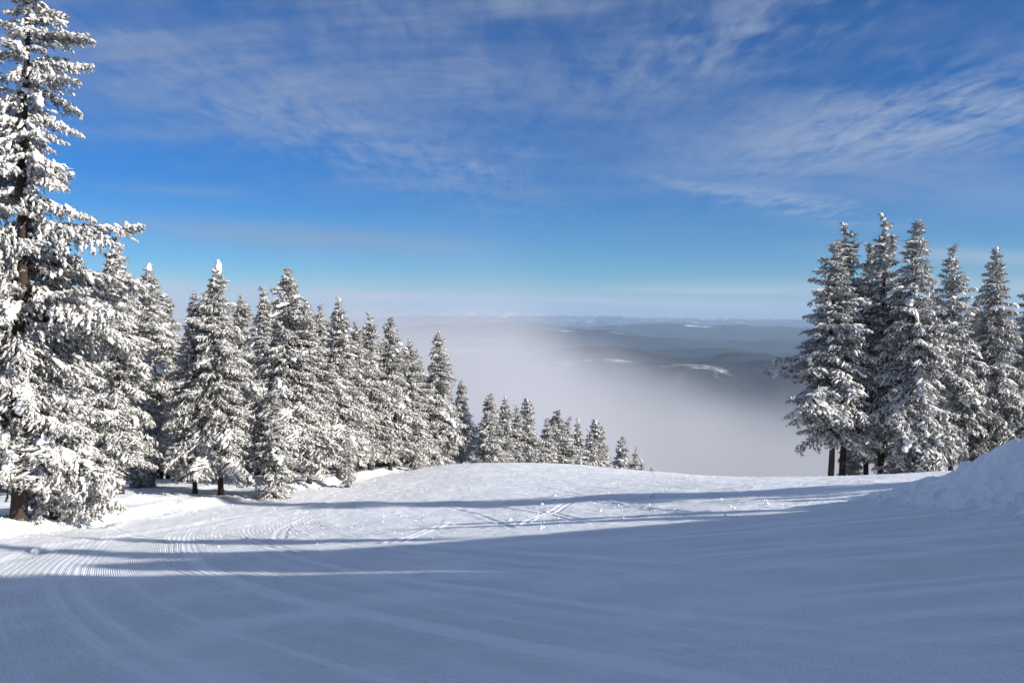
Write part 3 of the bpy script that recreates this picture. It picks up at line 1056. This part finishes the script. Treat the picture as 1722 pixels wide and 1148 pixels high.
x, y = at(24, 26)
near_tree('huge spruce at the left edge with its brown trunk bare at the foot', x, y, 20.2, 3.3, 2.2, 'column', 301, 0.43, 5.0, lean=(0, 0.035), npads=24, bare=0.5)
x, y = at(-22, 27.5)
near_tree('tall spruce half outside the left edge, behind the huge one', x, y, 19.0, 2.3, 1.4, 'spire', 302, 0.45, 5.0, npads=10)
x, y = at(82, 27.5)
near_tree('heavily loaded lower spruce with long drooping white boughs right of the huge trunk', x, y, 10.6, 2.2, 0.7, 'column', 303, 0.30, 6.0, lean=(0, 0.04), npads=22)

x, y = at(58, 28.5)
near_tree('slim dark-stemmed spruce wedged between the huge spruce and the loaded lower one', x, y, 13.5, 1.5, 3.2, 'spire', 304, 0.5, 3.6, r0=0.14, npads=4)

# trees on the shoulder to the right of the run: they and the shoulder shade the foreground
ro = random.Random(11)
for k in range(16):
    yy = -22 + k * 2.3 + ro.uniform(-0.8, 0.8)
    xx = 33 + ro.uniform(0, 8)
    if yy > 12.5 or abs((xx - 3.4) * math.cos(SUN_AZ) - (yy - 11.7) * math.sin(SUN_AZ)) < 2.0:
        continue
    place_tree('spruce_tree', 'spruce on the wooded shoulder right of the run, outside the picture', G_O, ro.choice('pqrs'), xx, yy, ro.uniform(3.5, 5.0), rot=ro.uniform(0, 6.28), pads=False)
def shade_caster(px, py, k, key, wide):
    """a tree up-sun of a ground point, tall enough for the tip of its shadow to reach that point"""
    gx, gy = ray_ground(px, py)
    xx, yy = gx + k * math.sin(SUN_AZ), gy + k * math.cos(SUN_AZ)
    hh = float(base_z(np.array([gx]), np.array([gy]))[0]) + k * math.tan(SUN_EL) - gz(xx, yy)
    print('caster', round(xx, 1), round(yy, 1), round(hh, 1), 'photo column', round(861 + FPX * xx / yy))
    place_tree('spruce_tree', 'spruce on the wooded shoulder right of the run, outside the picture', G_O, key, xx, yy, max(hh, 3.0), rot=k, wide=wide, pads=False)


shade_caster(180, 903, 50, 'p', 0.9)
shade_caster(230, 831, 66, 's', 1.0)
for xx, yy, hh in ():
    place_tree('spruce_tree', 'spruce on the wooded shoulder right of the run, outside the picture', G_O, 'q', xx, yy, hh, rot=1.0, pads=False)

# ------------------------------------------------------------------ far hills
def far_z(x, y):
    d = np.hypot(x, y)
    z = -600 + 90 * fbm(x / 1900, y / 1500, 201, 5, 0.5) + 40 * fbm(x / 500, y / 420, 221, 4)
    for k, (d0, w, A) in enumerate(((3300, 420, 150), (4900, 520, 330), (7200, 700, 370), (9800, 1100, 350), (14500, 1900, 400), (21000, 2600, 390))):
        wob = 0.16 * d0 * fbm(x / (0.55 * d0), x * 0 + k * 3.7, 260 + k, 3)
        A_ = A * (0.72 + 0.75 * fbm(x / (0.34 * d0), x * 0 + 11.3 * k, 270 + k, 4, 0.5))
        z = z + np.clip(A_, 30, None) * np.exp(-((y - d0 - wob) / w) ** 2)
    rid = 1 - np.abs(fbm(x / 4200, y / 5200, 231, 6, 0.58)) * 1.7
    z = z + sstep(26000, 38000, d) * (1050 * rid - 200) * (0.75 + 0.5 * fbm(x / 12000, y / 16000, 241, 2))
    z = z - d * d / (2 * 6371000.0)
    return z


tt = np.linspace(-R(46), R(46), 620)
rf = [650.0]
while rf[-1] < 56000:
    rf.append(rf[-1] * 1.0125)
rf = np.array(rf)
TT, RF = np.meshgrid(tt, rf)
FX = (np.sin(TT) * RF).ravel(); FY = (np.cos(TT) * RF).ravel(); FZ = far_z(FX, FY)
nr, nc = TT.shape
i = np.arange(nr - 1)[:, None] * nc + np.arange(nc - 1)[None, :]
F = np.stack([i, i + nc, i + nc + 1, i + 1], -1).reshape(-1, 4)
m, n, l, b = new_mat('far_forest_and_snow')
geo = N(n, 'ShaderNodeNewGeometry')
sp = N(n, 'ShaderNodeSeparateXYZ'); l.new(geo.outputs['Position'], sp.inputs[0])
n1 = N(n, 'ShaderNodeTexNoise', inp={'Scale': 0.0024, 'Detail': 9.0, 'Roughness': 0.62})
l.new(geo.outputs['Position'], n1.inputs['Vector'])
n2 = N(n, 'ShaderNodeTexNoise', inp={'Scale': 0.02, 'Detail': 6.0, 'Roughness': 0.7})
l.new(geo.outputs['Position'], n2.inputs['Vector'])
patch = M(n, l, 'ADD', n1.outputs[0], M(n, l, 'MULTIPLY', n2.outputs[0], 0.15))
mpx = N(n, 'ShaderNodeMapping'); mpx.inputs['Scale'].default_value = (0.45, 0.8, 1.0)
l.new(geo.outputs['Position'], mpx.inputs[0])
l.new(mpx.outputs[0], n1.inputs['Vector'])
snowf = M(n, l, 'MULTIPLY', smap(n, l, patch, 0.63, 0.74), smap(n, l, M(n, l, 'MULTIPLY_ADD', n2.outputs[0], 120.0, sp.outputs[2]), -330.0, -250.0))
alp = M(n, l, 'MULTIPLY', smap(n, l, sp.outputs[1], 22000.0, 30000.0), smap(n, l, M(n, l, 'MULTIPLY_ADD', n2.outputs[0], 300.0, sp.outputs[2]), 20.0, 180.0))
snowf = M(n, l, 'MAXIMUM', snowf, alp)
forest = mixc(n, l, n2.outputs[0], (0.006, 0.010, 0.012), (0.07, 0.078, 0.09))
l.new(mixc(n, l, snowf, forest, (0.55, 0.58, 0.63)), b.inputs['Base Color'])
b.inputs['Roughness'].default_value = 0.9
b.inputs['Specular IOR Level'].default_value = 0.05
FAR = m
me = mesh_from('far_hills', np.stack([FX, FY, FZ], 1), F, [FAR], smooth=True)
tag(obj('far_hills', me), 'wooded hills and a snowy range beyond the fog', kind='structure')

# ------------------------------------------------------------------ air
def box_mesh(name, a, b_):
    v = np.array([(x, y, z) for x in (a[0], b_[0]) for y in (a[1], b_[1]) for z in (a[2], b_[2])], dtype=float)
    f = np.array([(0, 1, 3, 2), (4, 6, 7, 5), (0, 4, 5, 1), (2, 3, 7, 6), (0, 2, 6, 4), (1, 5, 7, 3)])
    return v, f


m = bpy.data.materials.new('haze')
m.use_nodes = True
n, l = m.node_tree.nodes, m.node_tree.links
n.clear()
out = N(n, 'ShaderNodeOutputMaterial')
pv = N(n, 'ShaderNodeVolumePrincipled', inp={'Density': 0.000032, 'Color': (0.48, 0.65, 0.88, 1), 'Anisotropy': 0.0})
l.new(pv.outputs[0], out.inputs['Volume'])
v, f = box_mesh('haze', (-60000, -1200, -1800), (60000, 58000, 700))
hz_o = obj('haze', mesh_from('haze', v, f, [m]))
tag(hz_o, kind='stuff')

m = bpy.data.materials.new('valley_fog')
m.use_nodes = True
n, l = m.node_tree.nodes, m.node_tree.links
n.clear()
out = N(n, 'ShaderNodeOutputMaterial')
geo = N(n, 'ShaderNodeNewGeometry')
sp = N(n, 'ShaderNodeSeparateXYZ'); l.new(geo.outputs['Position'], sp.inputs[0])
nz = N(n, 'ShaderNodeTexNoise', inp={'Scale': 0.0030, 'Detail': 4.0, 'Roughness': 0.6, 'Distortion': 0.4})
l.new(geo.outputs['Position'], nz.inputs['Vector'])
# top surface of the fog, lower towards the right
xt = smap(n, l, M(n, l, 'DIVIDE', sp.outputs[0], M(n, l, 'MAXIMUM', sp.outputs[1], 50.0)), -0.04, 0.32, 84.0, -112.0)
top = M(n, l, 'ADD', M(n, l, 'MULTIPLY_ADD', nz.outputs[0], 360.0, -225.0), xt)
dep = M(n, l, 'SUBTRACT', top, sp.outputs[2])
den = smap(n, l, dep, 0.0, 250.0)
ends = M(n, l, 'MULTIPLY', smap(n, l, sp.outputs[1], 170.0, 330.0), smap(n, l, sp.outputs[1], 3000.0, 700.0))
den = M(n, l, 'MULTIPLY', M(n, l, 'MULTIPLY', den, ends), 0.0056)
pv = N(n, 'ShaderNodeVolumePrincipled', inp={'Color': (0.74, 0.745, 0.785, 1), 'Anisotropy': 0.0})
l.new(den, pv.inputs['Density'])
l.new(pv.outputs[0], out.inputs['Volume'])
v, f = box_mesh('valley_fog', (-2400, 160, -520), (2600, 3100, 140))
fog_o = obj('valley_fog', mesh_from('valley_fog', v, f, [m]))
tag(fog_o, kind='stuff')

# ------------------------------------------------------------------ small things on the snow
x, y = at(1383, 53)
e = bpy.data.objects.new('fallen_branch', None); col.objects.link(e)
e.location = (x, y, gz(x, y) + 0.05)
tag(e, 'snow covered broken branch on the snow left of the right cluster', 'branch')
for k, (az, sc_) in enumerate(((2.6, 0.8), (0.5, 0.6), (1.6, 0.5))):
    o = obj('bough', HI_ME[2][k][0], e); o.rotation_euler = (0.3 * k, -0.25, az); o.scale = (sc_,) * 3
    tag(obj('rime', HI_ME[2][k][1], o), kind='stuff')
o = obj('snow_clump', PADS[1], e); o.location = (0.1, 0, 0.35); o.rotation_euler = (0, -0.9, 0.4); o.scale = (1.3, 1.3, 1.3)

CH = []
for k in range(4):
    g = np.random.default_rng(70 + k)
    v = I2V * (1 + 0.20 * np.clip(g.normal(0, 1, (len(I2V), 1)), -1.2, 1.2)) * np.array([1, 0.8, 0.6]) * 0.09
    CH.append(mesh_from('snow_chunk', v, I2F, [PAD], smooth=False))
for k, (px, py, s_, lab) in enumerate((
        (1097, 834, 1.8, 'biggest white snow chunk on the sunlit run below the falling tree line'),
        (1126, 834, 0.9, 'small snow chunk just right of the biggest one'),
        (932, 832, 1.2, 'snow chunk on the sunlit run in the middle of the picture'),
        (912, 848, 1.0, 'snow chunk left of the middle of the sunlit run, on the shadow band'),
        (60, 928, 2.0, 'snow lump on the soft snow by the foot of the huge spruce'),
        (540, 824, 1.6, 'snow lump on the pushed-up edge of the run before the left stand'),
        (1290, 846, 0.9, 'snow crumb on the sunlit run near the edge of the big shadow'),
        (1212, 838, 0.8, 'snow crumb right of centre on the sunlit run'),
        (858, 872, 1.0, 'snow crumb beside crossing tracks on the sunlit run'),
        (1010, 856, 0.8, 'snow crumb in the trampled part of the sunlit run'))):
    gx, gy = ray_ground(px, py)
    o = obj('snow_chunk', CH[k % 4])
    o.location = (gx, gy, gz(gx, gy) + 0.03 * s_)
    o.scale = (s_ * 0.8,) * 3
    o.rotation_euler = (0, 0, k * 1.3)
    tag(o, lab, 'snow chunk', 'snow chunks on the sunlit run')

# fallen rime and crumbs: under the trees, along the pushed-up edge, at the foot of the bank
g = np.random.default_rng(99)
px_, py_ = [], []
for o in col.objects:
    if o.get('category') == 'tree' and o.location.y > 20 and abs(o.location.x) < 34:
        n_ = 46
        rad_ = np.abs(g.normal(0, 1.5, n_)) + 0.3; an = g.uniform(0, 6.28, n_)
        px_.append(o.location.x + rad_ * np.cos(an)); py_.append(o.location.y + rad_ * np.sin(an))
yy = g.uniform(18, 60, 900); px_.append(edge_x(yy) + g.normal(0.3, 0.6, 900)); py_.append(yy)
yy = g.uniform(10, 23, 500); px_.append(9.4 + 0.02 * (yy - 18) ** 2 * 0.12 + g.normal(0.5, 0.7, 500)); py_.append(yy)
yy = g.uniform(20, 50, 500); px_.append(g.uniform(-0.45, 0.45, 500) * yy); py_.append(yy)
CX, CY = np.concatenate(px_), np.concatenate(py_)
CZ = terrain_z(CX, CY)
n_ = len(CX)
sz = np.minimum(0.020 * np.exp(g.normal(0, 0.4, n_)), 0.042)
v = OCT_V[None] * sz[:, None, None] * g.uniform(0.6, 1.5, (n_, 6, 1)) + np.stack([CX, CY, CZ + sz * 0.3], 1)[:, None, :]
f = OCT_F[None] + (np.arange(n_) * 6)[:, None, None]
tag(obj('snow_crumbs', mesh_from('snow_crumbs', v.reshape(-1, 3), f.reshape(-1, 3), [PAD])), kind='stuff')
